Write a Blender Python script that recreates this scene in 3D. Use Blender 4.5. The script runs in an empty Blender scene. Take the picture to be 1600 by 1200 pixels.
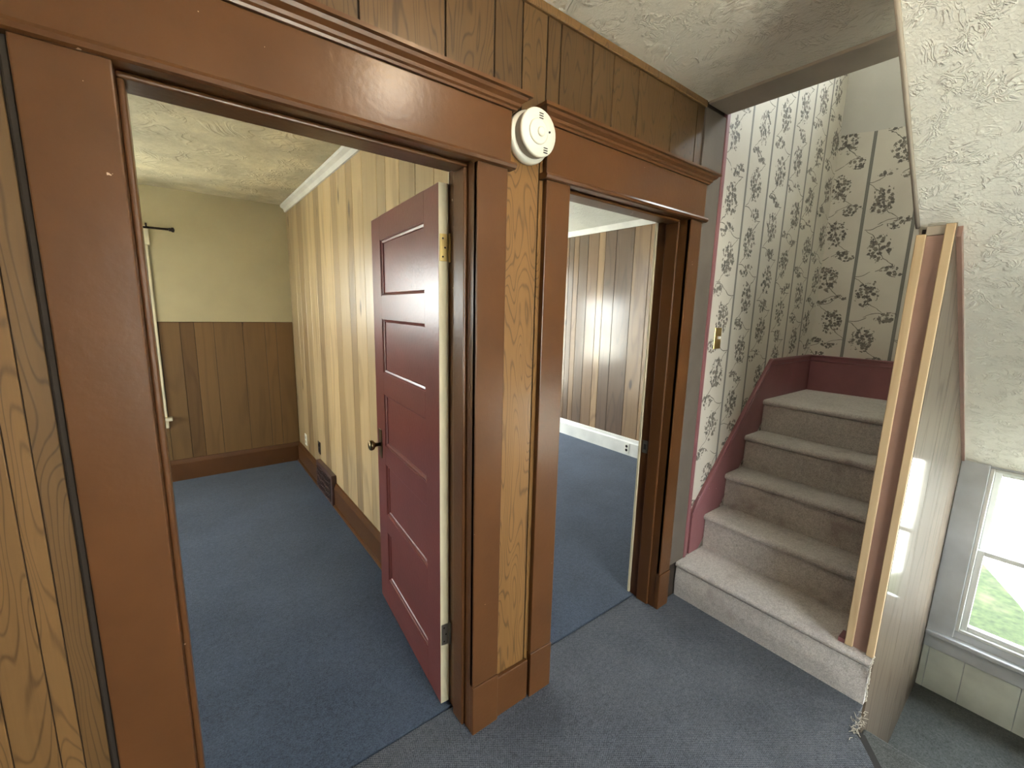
import bpy, bmesh, math, random
from mathutils import Matrix, Vector

random.seed(7)
sc = bpy.context.scene
col = sc.collection

# ------------------------------------------------------------------ camera
RC = [[0.792841908, -0.608954673, 0.023998220],
      [-0.084259205, -0.148533133, -0.985311268],
      [0.603574432, 0.779173995, -0.169073329]]
cam_d = bpy.data.cameras.new('camera')
cam = bpy.data.objects.new('camera', cam_d)
col.objects.link(cam)
cam_d.sensor_width = 36.0
cam_d.lens = 668.41 / 1600 * 36.0
cam_d.clip_start = 0.02
cam.matrix_world = Matrix(((RC[0][0], -RC[1][0], -RC[2][0], 0.0),
                           (RC[0][1], -RC[1][1], -RC[2][1], 0.0),
                           (RC[0][2], -RC[1][2], -RC[2][2], 1.6),
                           (0, 0, 0, 1)))
sc.camera = cam

# ------------------------------------------------------------------ world, exposure
SKY = 22.0
w = bpy.data.worlds.new('sky')
sc.world = w
w.use_nodes = True
nt = w.node_tree
bg = nt.nodes['Background']
tc = nt.nodes.new('ShaderNodeTexCoord')
sep = nt.nodes.new('ShaderNodeSeparateXYZ')
rmp = nt.nodes.new('ShaderNodeValToRGB')
rmp.color_ramp.elements[0].position = 0.0
rmp.color_ramp.elements[0].color = (1.0, 1.0, 0.98, 1)
rmp.color_ramp.elements[1].position = 0.8
rmp.color_ramp.elements[1].color = (0.86, 0.93, 1.0, 1)
nt.links.new(tc.outputs['Generated'], sep.inputs[0])
nt.links.new(sep.outputs['Z'], rmp.inputs[0])
nt.links.new(rmp.outputs[0], bg.inputs[0])
bg.inputs[1].default_value = SKY

sc.view_settings.view_transform = 'Standard'
sc.view_settings.look = 'None'
sc.view_settings.gamma = 1.0
sc.view_settings.use_curve_mapping = False
sc.view_settings.exposure = 0.30
sc.cycles.use_denoising = True
sc.cycles.max_bounces = 8
sc.cycles.diffuse_bounces = 6
sc.cycles.sample_clamp_indirect = 8.0
sc.cycles.caustics_reflective = False
sc.cycles.caustics_refractive = False


def portal(name, loc, rot, sx, sy):
    d = bpy.data.lights.new(name, 'AREA')
    d.shape = 'RECTANGLE'
    d.size, d.size_y = sx, sy
    d.cycles.is_portal = True
    o = bpy.data.objects.new(name, d)
    o.location = loc
    o.rotation_euler = rot
    col.objects.link(o)


H90 = math.pi / 2
portal('window_portal', (3.90, -0.26, 0.2), (0, H90, 0), 1.2, 0.9)            # landing window, faces -x
portal('window_portal', (-0.75, 4.95, 1.33), (-H90, 0, 0), 1.0, 1.6)          # room 1 back window, faces -y
portal('window_portal', (-2.55, 3.3, 1.4), (0, -H90, 0), 1.5, 1.2)            # room 1 side window, faces +x
portal('window_portal', (1.9, 5.2, 1.3), (-H90, 0, 0), 1.1, 1.2)              # room 2 back window
portal('window_portal', (3.35, 5.2, 1.3), (-H90, 0, 0), 0.9, 2.0)  # added second window brightening room 2
portal('window_portal', (3.0, -1.08, 0.45), (H90, 0, 0), 0.7, 0.7)               # added unseen opening that lights the landing
portal('window_portal', (0.85, -2.45, 1.4), (H90, 0, 0), 1.5, 1.5)            # hall window behind the camera
portal('window_portal', (3.96, 0.22, 4.13), (0, H90, 0), 1.43, 1.65)              # added upstairs window that lights the stairwell


sun_d = bpy.data.lights.new('sun', 'SUN')
sun_d.energy = 90.0
sun_d.angle = math.radians(2.0)
sun_d.color = (1.0, 0.95, 0.86)
sun = bpy.data.objects.new('sun', sun_d)
sun.rotation_euler = Vector((0.42, 0.28, -0.86)).to_track_quat('-Z', 'Y').to_euler()
col.objects.link(sun)


# ------------------------------------------------------------------ node helper
class X:
    def __init__(s, m, sock):
        s.m, s.s = m, sock

    def _op(a, op, *bs):
        n = a.m.nodes.new('ShaderNodeMath')
        n.operation = op
        for i, v in enumerate((a,) + bs):
            if isinstance(v, X):
                a.m.links.new(v.s, n.inputs[i])
            else:
                n.inputs[i].default_value = v
        return X(a.m, n.outputs[0])

    def __add__(a, b): return a._op('ADD', b)
    def __radd__(a, b): return a._op('ADD', b)
    def __sub__(a, b): return a._op('SUBTRACT', b)
    def __mul__(a, b): return a._op('MULTIPLY', b)
    def __rmul__(a, b): return a._op('MULTIPLY', b)
    def __truediv__(a, b): return a._op('DIVIDE', b)
    def lt(a, b): return a._op('LESS_THAN', b)
    def gt(a, b): return a._op('GREATER_THAN', b)
    def fract(a): return a._op('FRACT')
    def floor(a): return a._op('FLOOR')
    def abs(a): return a._op('ABSOLUTE')
    def sin(a): return a._op('SINE')
    def sqrt(a): return a._op('SQRT')
    def max(a, b): return a._op('MAXIMUM', b)
    def min(a, b): return a._op('MINIMUM', b)
    def pingpong(a, b): return a._op('PINGPONG', b)
    def smooth(a, lo, hi):
        n = a.m.nodes.new('ShaderNodeMapRange')
        n.interpolation_type = 'SMOOTHSTEP'
        a.m.links.new(a.s, n.inputs[0])
        n.inputs[1].default_value = lo
        n.inputs[2].default_value = hi
        return X(a.m, n.outputs[0])


class Mat:
    def __init__(s, name, rough=0.5, spec=0.5, metallic=0.0, coat=0.0, coat_rough=0.1):
        s.mat = bpy.data.materials.new(name)
        s.mat.use_nodes = True
        s.t = s.mat.node_tree
        s.nodes, s.links = s.t.nodes, s.t.links
        s.b = s.nodes['Principled BSDF']
        s.b.inputs['Roughness'].default_value = rough
        s.b.inputs['Specular IOR Level'].default_value = spec
        s.b.inputs['Metallic'].default_value = metallic
        s.b.inputs['Coat Weight'].default_value = coat
        s.b.inputs['Coat Roughness'].default_value = coat_rough

    def xyz(s):
        tc = s.nodes.new('ShaderNodeTexCoord')
        sp = s.nodes.new('ShaderNodeSeparateXYZ')
        s.links.new(tc.outputs['Object'], sp.inputs[0])
        return [X(s.t, sp.outputs[i]) for i in range(3)]

    def rnd(s):
        n = s.nodes.new('ShaderNodeObjectInfo')
        return X(s.t, n.outputs['Random']), n.outputs['Color']

    def vec(s, a, b, c):
        n = s.nodes.new('ShaderNodeCombineXYZ')
        for i, v in enumerate((a, b, c)):
            if isinstance(v, X):
                s.links.new(v.s, n.inputs[i])
            else:
                n.inputs[i].default_value = v
        return n.outputs[0]

    def noise(s, v, scale=1.0, detail=2.0, rough=0.5, dist=0.0):
        n = s.nodes.new('ShaderNodeTexNoise')
        s.links.new(v, n.inputs['Vector'])
        n.inputs['Scale'].default_value = scale
        n.inputs['Detail'].default_value = detail
        n.inputs['Roughness'].default_value = rough
        n.inputs['Distortion'].default_value = dist
        return X(s.t, n.outputs[0])

    def voro(s, v, scale=1.0, out='Distance', feature='F1', rand=1.0):
        n = s.nodes.new('ShaderNodeTexVoronoi')
        n.feature = feature
        s.links.new(v, n.inputs['Vector'])
        n.inputs['Scale'].default_value = scale
        n.inputs['Randomness'].default_value = rand
        return X(s.t, n.outputs[out])

    def ramp(s, x, *stops):
        n = s.nodes.new('ShaderNodeValToRGB')
        e = n.color_ramp.elements
        while len(e) < len(stops):
            e.new(0.5)
        for el, (p, c) in zip(e, stops):
            el.position = p
            el.color = (*c, 1)
        s.links.new(x.s, n.inputs[0])
        return n.outputs[0]

    def mix(s, fac, a, b, mode='MIX'):
        n = s.nodes.new('ShaderNodeMix')
        n.data_type = 'RGBA'
        n.blend_type = mode
        for sock, v in ((n.inputs['Factor'], fac), (n.inputs['A'], a), (n.inputs['B'], b)):
            if isinstance(v, X):
                s.links.new(v.s, sock)
            elif isinstance(v, (int, float)):
                sock.default_value = v
            elif isinstance(v, tuple):
                sock.default_value = (*v, 1)
            else:
                s.links.new(v, sock)
        # RGBA sockets live at the named indices below
        return n.outputs['Result']

    def mixc(s, fac, a, b, mode='MIX'):
        n = s.nodes.new('ShaderNodeMix')
        n.data_type = 'RGBA'
        n.blend_type = mode
        for sock, v in ((n.inputs[0], fac), (n.inputs[6], a), (n.inputs[7], b)):
            if isinstance(v, X):
                s.links.new(v.s, sock)
            elif isinstance(v, (int, float)):
                sock.default_value = v
            elif isinstance(v, tuple):
                sock.default_value = (*v, 1)
            else:
                s.links.new(v, sock)
        return n.outputs[2]

    def color(s, c):
        if isinstance(c, tuple):
            s.b.inputs['Base Color'].default_value = (*c, 1)
        else:
            s.links.new(c, s.b.inputs['Base Color'])
        return s

    def bump(s, h, strength=0.5, dist=0.01):
        n = s.nodes.new('ShaderNodeBump')
        n.inputs['Strength'].default_value = strength
        n.inputs['Distance'].default_value = dist
        s.links.new(h.s, n.inputs['Height'])
        s.links.new(n.outputs[0], s.b.inputs['Normal'])
        return s

    def rough(s, x):
        s.links.new(x.s, s.b.inputs['Roughness'])
        return s


def paint(name, c, rough=0.3, wear=None, var=0.12, grain=True, coat=0.0, spec=0.5):
    m = Mat(name, rough, spec, coat=coat)
    x, y, z = m.xyz()
    v = m.vec(x, y, z)
    n = m.noise(v, 5, 4)
    c1 = tuple(k * (1 - var) for k in c)
    c2 = tuple(min(1, k * (1 + var)) for k in c)
    cc = m.ramp(n, (0.3, c1), (0.7, c2))
    if wear:
        ch = m.noise(v, 42, 3, 0.6)
        big = m.noise(v, 3.1, 2)
        cc = m.mixc((ch + big * 0.25).smooth(0.885, 0.90), cc, wear)
    m.color(cc)
    m.bump(m.noise(m.vec(x * 60, y * 60, z * 60), 1, 3), 0.12, 0.004)
    return m.mat


def wood(name, light, dark, rings=9.0, rough=0.35, coat=0.25, coat_rough=0.15, tint=True, fig=0.75, freq=5.0, knots=False, zf=0.85, spec=0.5):
    m = Mat(name, rough, spec, coat=coat, coat_rough=coat_rough)
    x, y, z = m.xyz()
    r, oc = m.rnd()
    u = x + y + r * 31.0
    zz = z + r * 17.0
    low = m.noise(m.vec(u * freq, r * 9.0, zz * zf), 1, 1.5, 0.45, 0.25)
    ring = (low * rings * 2).pingpong(1.0)
    line = ring.smooth(0.62, 0.98) * fig
    fib = m.noise(m.vec(u * 160, 0.0, zz * 3.0), 1, 3)
    streak = m.noise(m.vec(u * 26, 0.0, zz * 0.9), 1, 3)
    f = line * 0.55 + fib * 0.28 + streak * 0.42 + (-0.18 if True else 0)
    c = m.ramp(f, (0.12, light), (0.42, tuple(a * 0.72 + b * 0.28 for a, b in zip(light, dark))), (0.85, dark))
    if knots:
        k = m.voro(m.vec(u * 5, 0.0, zz * 1.6), 1.0)
        c = m.mixc(k.smooth(0.14, 0.05) if False else (k * -1.0).smooth(-0.13, -0.05), c, tuple(q * 0.6 for q in dark))
    if tint:
        c = m.mixc(1.0, c, oc, 'MULTIPLY')
    m.color(c)
    m.bump(fib * 0.5 + line * 0.5, 0.12, 0.002)
    return m.mat


def plaster(name, c, scale=9.0, strength=0.8, dist=0.02, var=0.06):
    m = Mat(name, 0.75, 0.3)
    x, y, z = m.xyz()
    v = m.vec(x, y, z)
    wx = m.noise(v, 3.0, 2)
    wv = m.vec(x + wx * 0.5, y + m.noise(m.vec(y, z, x), 3.0, 2) * 0.5, z)
    a = (m.noise(wv, scale, 3, 0.55, 1.2) - 0.5).abs()
    ridges = (a * -1.0).smooth(-0.10, 0.0)
    b = m.noise(v, scale * 3.2, 4, 0.6, 0.6)
    lump = m.noise(v, scale * 0.6, 2)
    patch = lump.smooth(0.42, 0.6)
    h = ridges * patch * 0.7 + b * 0.45 + lump * 0.3
    m.bump(h, strength, dist)
    n2 = m.noise(v, 2.2, 5, 0.65)
    m.color(m.ramp(n2, (0.3, tuple(k * (1 - var) for k in c)), (0.7, tuple(min(1, k * (1 + var)) for k in c))))
    return m.mat


def flat_plaster(name, c, var=0.07):
    m = Mat(name, 0.6, 0.3)
    x, y, z = m.xyz()
    v = m.vec(x, y, z)
    n = m.noise(v, 1.7, 4, 0.6)
    m.color(m.ramp(n, (0.3, tuple(k * (1 - var) for k in c)), (0.7, tuple(k * (1 + var) for k in c))))
    m.bump(m.noise(v, 60, 3), 0.12, 0.004)
    return m.mat


def carpet(name, c1, c2, scale=190.0, stain=None, woven=False):
    m = Mat(name, 0.95, 0.15)
    m.b.inputs['Sheen Weight'].default_value = 0.15
    x, y, z = m.xyz()
    v = m.vec(x, y, z)
    n = m.noise(v, scale, 2, 0.7)
    mid = m.noise(v, scale * 0.28, 3, 0.7)
    big = m.noise(v, 2.3, 4, 0.6)
    f = n * 0.75 + mid * 0.4 + big * 0.35 + (-0.25)
    if woven:
        wv = (x * 640.0 + y * 90.0).sin() * (y * 640.0 - x * 90.0).sin()
        f = f + wv * 0.16
        h = n * 0.5 + wv * 0.35
    else:
        h = n
    c = m.ramp(f, (0.3, c1), (0.75, c2))
    if stain:
        s = m.noise(v, 7, 5, 0.65).smooth(0.56, 0.72)
        c = m.mixc(s * 0.5, c, stain)
    m.color(c)
    m.bump(h, 0.55, 0.006)
    return m.mat


def wallpaper(name, axis, offset, period=0.265, seed=0.0):
    m = Mat(name, 0.6, 0.3)
    x, y, z = m.xyz()
    u = (x if axis == 0 else y) - offset
    cell = u / period
    ci = (cell + 0.5).floor()
    cu = (cell - ci) * period                      # -p/2 .. p/2, stripe at 0
    stripe = cu.abs().lt(0.009)
    edge = cu.abs().lt(0.0095) * cu.abs().gt(0.0065)
    dots = ((z * 330).sin() * (u * 900).sin()).gt(-0.1)
    # sprays of leaves in the middle of each column, alternating in height
    mu = (cell.fract() - 0.5) * period
    fi = cell.floor()
    vv = z + (fi * 0.618).fract() * 0.31 + seed
    per = 0.31
    row = (vv / per).floor()
    cv = ((vv / per).fract() - 0.5) * per
    jit = ((row * 12.9898 + fi * 78.233).sin() * 43.7).fract() - 0.5
    wob = m.noise(m.vec(u, z, seed), 16, 2) - 0.5
    au = mu + jit * 0.10 + wob * 0.05
    e1 = ((au / 0.072) * (au / 0.072) + (cv / 0.098) * (cv / 0.098)).sqrt()
    bu = mu - jit * 0.16 + 0.02
    cv2 = (((vv + 0.155) / per).fract() - 0.5) * per
    e2 = ((bu / 0.06) * (bu / 0.06) + (cv2 / 0.045) * (cv2 / 0.045)).sqrt()
    clump = m.noise(m.vec(u, z, seed + 4.0), 38, 2)
    mask = (e1 + clump * 1.1).lt(1.42).max((e2 + clump * 1.1).lt(1.4))
    lv = m.voro(m.vec(u * 1.0 + wob * 0.02, z, 0.0), 52.0)
    leaf = (lv + (m.noise(m.vec(u, z, 2.0), 170, 2) - 0.5) * 0.8).lt(0.56) * mask
    tone = m.voro(m.vec(u + wob * 0.02, z, 0.0), 52.0, 'Color')
    # twigs
    tw = (au * 0.75 - cv * 0.55 + (cv * 26.0).sin() * 0.016).abs().lt(0.0022) * e1.lt(1.75)
    tw2 = (au * 0.3 + cv2 + (au * 34.0).sin() * 0.012).abs().lt(0.0022) * au.abs().lt(0.10)
    ink = leaf.max(tw).max(tw2)
    base = m.ramp(m.noise(m.vec(u, z, 0.0), 2.4, 4), (0.3, (0.47, 0.43, 0.37)), (0.7, (0.56, 0.52, 0.45)))
    leafc = m.ramp(tone, (0.2, (0.045, 0.042, 0.036)), (0.8, (0.15, 0.125, 0.105)))
    c = m.mixc(ink * 0.9, base, leafc)
    c = m.mixc(stripe * 0.9, c, (0.10, 0.098, 0.088))
    c = m.mixc(stripe * dots * 0.25, c, (0.34, 0.32, 0.29))
    c = m.mixc(edge * 0.6, c, (0.09, 0.09, 0.085))
    m.color(c)
    m.bump(m.noise(m.vec(x, y, z), 150, 2), 0.08, 0.003)
    return m.mat


def simple(name, c, rough=0.5, metallic=0.0, var=0.08, scale=30):
    m = Mat(name, rough, metallic=metallic)
    x, y, z = m.xyz()
    n = m.noise(m.vec(x, y, z), scale, 3)
    m.color(m.ramp(n, (0.3, tuple(k * (1 - var) for k in c)), (0.7, tuple(min(1, k * (1 + var)) for k in c))))
    return m.mat


M = {}
M['trim'] = paint('brown_gloss_paint', (0.088, 0.036, 0.0125), 0.29, spec=0.33, wear=(0.5, 0.36, 0.27))
M['door'] = paint('maroon_gloss_paint', (0.150, 0.040, 0.034), 0.30, wear=(0.33, 0.2, 0.15), coat=0.0)
M['pink'] = paint('dusty_rose_paint', (0.20, 0.078, 0.086), 0.4, wear=(0.65, 0.5, 0.45))
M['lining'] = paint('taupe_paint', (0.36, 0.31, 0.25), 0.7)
M['lining_shaded'] = paint('shaded_taupe_paint', (0.115, 0.095, 0.078), 0.8, spec=0.15)  # same taupe paint as the lining, with shade put into the colour
M['newel'] = paint('mauve_brown_paint', (0.27, 0.165, 0.13), 0.4)
M['lilac'] = paint('lilac_grey_paint', (0.58, 0.61, 0.66), 0.45)
M['panelgrey'] = paint('pale_grey_panel', (0.76, 0.80, 0.75), 0.5)
M['white'] = paint('white_paint', (0.72, 0.70, 0.64), 0.4, wear=(0.3, 0.25, 0.2))
M['cream'] = paint('cream_paint', (0.62, 0.55, 0.38), 0.45, wear=(0.25, 0.16, 0.1))
M['vinyl'] = paint('white_vinyl', (0.75, 0.77, 0.76), 0.35, var=0.03)
M['oak'] = wood('oak_panel', (0.190, 0.102, 0.036), (0.045, 0.021, 0.0075), rings=21, rough=0.42, coat=0.1, spec=0.35, freq=11.0, zf=1.7)
M['pecan'] = wood('pecan_panel', (0.52, 0.37, 0.19), (0.15, 0.085, 0.034), rings=4, fig=0.5, rough=0.4, coat=1.0, coat_rough=0.24, knots=True)
M['wain'] = wood('wainscot_panel', (0.150, 0.082, 0.029), (0.055, 0.027, 0.010), rings=4, fig=0.4, rough=0.55, coat=0.0, spec=0.25, knots=True)
M['walnut'] = wood('walnut_panel', (0.20, 0.135, 0.082), (0.045, 0.023, 0.014), rings=5, fig=0.5, rough=0.5, coat=1.0, coat_rough=0.2, spec=0.3, knots=True)
M['glosspanel'] = wood('varnished_dark_panel', (0.13, 0.10, 0.074), (0.045, 0.032, 0.022), rings=6, fig=0.7, rough=0.6, coat=0.38, coat_rough=0.06, spec=0.05)
M['raw'] = wood('raw_pine', (0.52, 0.385, 0.225), (0.36, 0.235, 0.12), rings=5, fig=0.5, rough=0.6, coat=0.0, tint=False)
M['groove'] = simple('panel_groove', (0.022, 0.013, 0.007), 0.8)
M['stucco'] = plaster('knife_texture_plaster', (0.80, 0.76, 0.65), 28.0, 0.65, 0.010)
M['soffit'] = plaster('cream_knife_texture_plaster', (0.88, 0.87, 0.79), 28.0, 0.65, 0.010)
M['ceil1'] = plaster('brushed_ceiling_plaster', (0.54, 0.485, 0.325), 6.0, 0.35, 0.018, var=0.36)
M['ceil2'] = plaster('pale_ceiling_plaster', (0.70, 0.70, 0.63), 14.0, 0.5, 0.012)
M['creamwall'] = flat_plaster('cream_wall', (0.40, 0.345, 0.205))
M['greywall'] = flat_plaster('grey_wall', (0.44, 0.42, 0.38))
M['hallwall'] = flat_plaster('hall_wall', (0.55, 0.47, 0.36))
M['bluecarpet'] = carpet('navy_carpet', (0.017, 0.026, 0.044), (0.070, 0.096, 0.146))
M['hallcarpet'] = carpet('woven_blue_grey_carpet', (0.018, 0.022, 0.031), (0.122, 0.133, 0.160), woven=True)
M['taupecarpet'] = carpet('taupe_carpet', (0.30, 0.275, 0.26), (0.66, 0.62, 0.59), 200, stain=(0.24, 0.18, 0.175))
M['landcarpet'] = carpet('slate_carpet', (0.026, 0.030, 0.030), (0.11, 0.117, 0.114))
M['paperL'] = wallpaper('floral_wallpaper', 0, 2.509, 0.263)
M['paperB'] = wallpaper('floral_wallpaper_end', 1, 0.996, 0.268, seed=1.37)
M['brass'] = simple('brass', (0.62, 0.46, 0.18), 0.32, 1.0)
M['antique'] = simple('antique_brass', (0.20, 0.15, 0.08), 0.35, 1.0)
M['steel'] = simple('dull_steel', (0.33, 0.31, 0.27), 0.4, 1.0)
M['iron'] = simple('black_iron', (0.03, 0.02, 0.018), 0.4, 0.6)
M['black'] = simple('dark_void', (0.012, 0.010, 0.010), 0.8)
M['plastic'] = simple('white_plastic', (0.78, 0.76, 0.66), 0.4, var=0.02)
M['plastic_shade'] = simple('grey_plastic', (0.36, 0.34, 0.30), 0.5, var=0.05)
M['register'] = paint('dark_brown_metal', (0.075, 0.04, 0.035), 0.35)
M['fray'] = simple('jute_thread', (0.45, 0.41, 0.34), 0.9)
M['concrete'] = simple('sunlit_concrete', (0.62, 0.60, 0.56), 0.9, var=0.1, scale=3)
M['gravel'] = simple('pale_gravel', (0.52, 0.50, 0.44), 0.95, var=0.15, scale=6)
M['house'] = simple('house_siding', (0.6, 0.58, 0.53), 0.8)


def grass_mat():
    m = Mat('lawn', 0.9, 0.2)
    x, y, z = m.xyz()
    v = m.vec(x, y, z)
    n = m.noise(v, 14, 5, 0.7)
    g = m.noise(v, 1.3, 4, 0.6)
    c = m.ramp(n, (0.3, (0.006, 0.012, 0.003)), (0.7, (0.030, 0.042, 0.012)))
    m.color(m.mixc(g.smooth(0.5, 0.7), c, (0.06, 0.055, 0.03)))
    return m.mat


def glass_mat():
    m = bpy.data.materials.new('window_glass')
    m.use_nodes = True
    t = m.node_tree
    t.nodes.remove(t.nodes['Principled BSDF'])
    out = t.nodes['Material Output']
    g = t.nodes.new('ShaderNodeBsdfGlossy')
    g.inputs['Roughness'].default_value = 0.02
    tr = t.nodes.new('ShaderNodeBsdfTransparent')
    tr.inputs[0].default_value = (0.95, 0.97, 0.96, 1)
    fr = t.nodes.new('ShaderNodeFresnel')
    fr.inputs[0].default_value = 1.45
    mx = t.nodes.new('ShaderNodeMixShader')
    ge = t.nodes.new('ShaderNodeNewGeometry')          # only the outer faces of a pane reflect
    iv = t.nodes.new('ShaderNodeMath')
    iv.operation = 'SUBTRACT'
    iv.inputs[0].default_value = 1.0
    t.links.new(ge.outputs['Backfacing'], iv.inputs[1])
    ml = t.nodes.new('ShaderNodeMath')
    ml.operation = 'MULTIPLY'
    t.links.new(fr.outputs[0], ml.inputs[0])
    t.links.new(iv.outputs[0], ml.inputs[1])
    t.links.new(ml.outputs[0], mx.inputs[0])
    t.links.new(tr.outputs[0], mx.inputs[1])
    t.links.new(g.outputs[0], mx.inputs[2])
    t.links.new(mx.outputs[0], out.inputs[0])
    return m


def glow_mat(name, c, s):
    m = Mat(name, 0.4)
    m.color((0.8, 0.8, 0.75))
    m.b.inputs['Emission Color'].default_value = (*c, 1)
    m.b.inputs['Emission Strength'].default_value = s
    return m.mat


M['lawn'] = grass_mat()
M['glass'] = glass_mat()


# ------------------------------------------------------------------ mesh helper
class MB:
    def __init__(s):
        s.bm = bmesh.new()

    def box(s, x0, x1, y0, y1, z0, z1, bev=0.0, seg=1):
        vs = [s.bm.verts.new(p) for p in
              ((x0, y0, z0), (x1, y0, z0), (x1, y1, z0), (x0, y1, z0), (x0, y0, z1), (x1, y0, z1), (x1, y1, z1), (x0, y1, z1))]
        fs = [s.bm.faces.new([vs[i] for i in f]) for f in
              ((0, 3, 2, 1), (4, 5, 6, 7), (0, 1, 5, 4), (1, 2, 6, 5), (2, 3, 7, 6), (3, 0, 4, 7))]
        if bev:
            es = {e for f in fs for e in f.edges}
            bmesh.ops.bevel(s.bm, geom=list(es), offset=bev, segments=seg, affect='EDGES', profile=0.5)
        return s

    def prism(s, pts, axis, a, b):
        """polygon pts in the two other axes (in xyz order), extruded along axis from a to b"""
        def P(p, t):
            return {0: (t, p[0], p[1]), 1: (p[0], t, p[1]), 2: (p[0], p[1], t)}[axis]
        A = [s.bm.verts.new(P(p, a)) for p in pts]
        B = [s.bm.verts.new(P(p, b)) for p in pts]
        n = len(pts)
        s.bm.faces.new(A)
        s.bm.faces.new(B[::-1])
        for i in range(n):
            s.bm.faces.new((A[i], B[i], B[(i + 1) % n], A[(i + 1) % n]))
        return s

    def tube(s, pts, r, n=8, cap=True):
        pts = [Vector(p) for p in pts]
        rs = r if isinstance(r, (list, tuple)) else [r] * len(pts)
        rings = []
        for i, p in enumerate(pts):
            d = (pts[min(i + 1, len(pts) - 1)] - pts[max(i - 1, 0)]).normalized()
            up = Vector((0, 0, 1)) if abs(d.z) < 0.9 else Vector((1, 0, 0))
            a = d.cross(up).normalized()
            b = d.cross(a)
            rings.append([s.bm.verts.new(p + (a * math.cos(t) + b * math.sin(t)) * rs[i])
                          for t in [2 * math.pi * k / n for k in range(n)]])
        for q, w_ in zip(rings, rings[1:]):
            for k in range(n):
                s.bm.faces.new((q[k], q[(k + 1) % n], w_[(k + 1) % n], w_[k]))
        if cap:
            s.bm.faces.new(rings[0][::-1])
            s.bm.faces.new(rings[-1])
        return s

    def lathe(s, prof, c, axis, n=24, sx=1.0):
        """prof: (radius, height) pairs; axis: unit vector for height"""
        ax = Vector(axis).normalized()
        up = Vector((0, 0, 1)) if abs(ax.z) < 0.9 else Vector((1, 0, 0))
        a = ax.cross(up).normalized()
        b = ax.cross(a)
        c = Vector(c)
        rings = [[s.bm.verts.new(c + ax * h + (a * math.cos(t) * sx + b * math.sin(t)) * r)
                  for t in [2 * math.pi * k / n for k in range(n)]] for r, h in prof]
        for q, w_ in zip(rings, rings[1:]):
            for k in range(n):
                s.bm.faces.new((q[k], q[(k + 1) % n], w_[(k + 1) % n], w_[k]))
        s.bm.faces.new(rings[0][::-1])
        s.bm.faces.new(rings[-1])
        return s

    def build(s, name, mat, parent=None, smooth=False):
        bmesh.ops.recalc_face_normals(s.bm, faces=s.bm.faces)
        me = bpy.data.meshes.new(name)
        s.bm.to_mesh(me)
        s.bm.free()
        me.materials.append(M[mat] if isinstance(mat, str) else mat)
        if smooth:
            for p in me.polygons:
                p.use_smooth = True
        o = bpy.data.objects.new(name, me)
        col.objects.link(o)
        if parent:
            o.parent = parent
        return o


def tag(o, label, cat, kind=None, group=None):
    o['label'] = label
    o['category'] = cat
    if kind:
        o['kind'] = kind
    if group:
        o['group'] = group
    return o


def empty(name, loc=(0, 0, 0), rz=0.0):
    o = bpy.data.objects.new(name, None)
    o.location = loc
    o.rotation_euler = (0, 0, rz)
    o.empty_display_size = 0.1
    col.objects.link(o)
    return o


def box(name, mat, parent, x0, x1, y0, y1, z0, z1, bev=0.0, seg=1):
    return MB().box(x0, x1, y0, y1, z0, z1, bev, seg).build(name, mat, parent)


def part_planks(parent, mat, axis, face, thick, edges, z0, z1, tints, gap=0.004):
    """vertical planks; axis = direction they are laid along (0: along x facing -y, 1: along y facing -x); face = visible plane"""
    for i, (a, b) in enumerate(zip(edges, edges[1:])):
        mb = MB()
        lo, hi = min(a, b) + gap / 2, max(a, b) - gap / 2
        if axis == 0:
            mb.box(lo, hi, face, face + thick, z0, z1, 0.0015)
        else:
            mb.box(face, face + thick, lo, hi, z0, z1, 0.0015)
        o = mb.build('plank', mat, parent)
        t = tints[i % len(tints)]
        o.color = (*t, 1)


def g(v, d=0.0):
    return (v, v * (1 - d * 0.3), v * (1 - d * 0.6))


# ================================================================== STRUCTURE
CEIL = 2.575
YW = 1.187            # panelled face of the hall wall with the two doors
YB = 1.340            # its far side

# ---- hall floor (woven carpet), cut ragged at the top of the down stairs
hf = [(-2.4, -2.3), (1.80, -2.3), (1.80, -0.6), (1.815, 0.12), (1.835, 0.185), (1.89, 0.222), (1.945, 0.262), (1.975, 0.296),
      (2.06, 0.302), (2.147, 0.303), (2.147, 1.19), (1.945, 1.19), (1.945, 1.315), (1.145, 1.315), (1.145, 1.19), (0.752, 1.19),
      (0.752, 1.315), (-0.06, 1.315), (-0.06, 1.19), (-2.4, 1.19)]
o = MB().prism(hf, 2, -0.012, 0.0).build('floor', 'hallcarpet')
tag(o, 'woven blue grey carpet on the hall floor in front of the doors', 'floor', 'structure')
sub = MB().prism([(-2.4, -2.3), (1.82, -2.3), (1.83, 0.12), (1.9, 0.19), (2.0, 0.26), (2.0, 0.30), (2.15, 0.303), (2.15, 1.315), (-2.4, 1.315)], 2, -0.2, -0.013).build('subfloor', 'black', o)
# carpets of the two rooms
o = MB().prism([(-2.5, 1.321), (0.92, 1.321), (0.92, 4.9), (-2.5, 4.9)], 2, -0.1, 0.004).build('floor_room_1', 'bluecarpet')
tag(o, 'navy blue carpet in the room behind the open maroon door', 'floor', 'structure')
o = MB().prism([(0.98, 1.321), (4.0, 1.321), (4.0, 5.15), (0.98, 5.15)], 2, -0.1, 0.004).build('floor_room_2', 'bluecarpet')
tag(o, 'navy blue carpet in the room with dark panelling', 'floor', 'structure')

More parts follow.
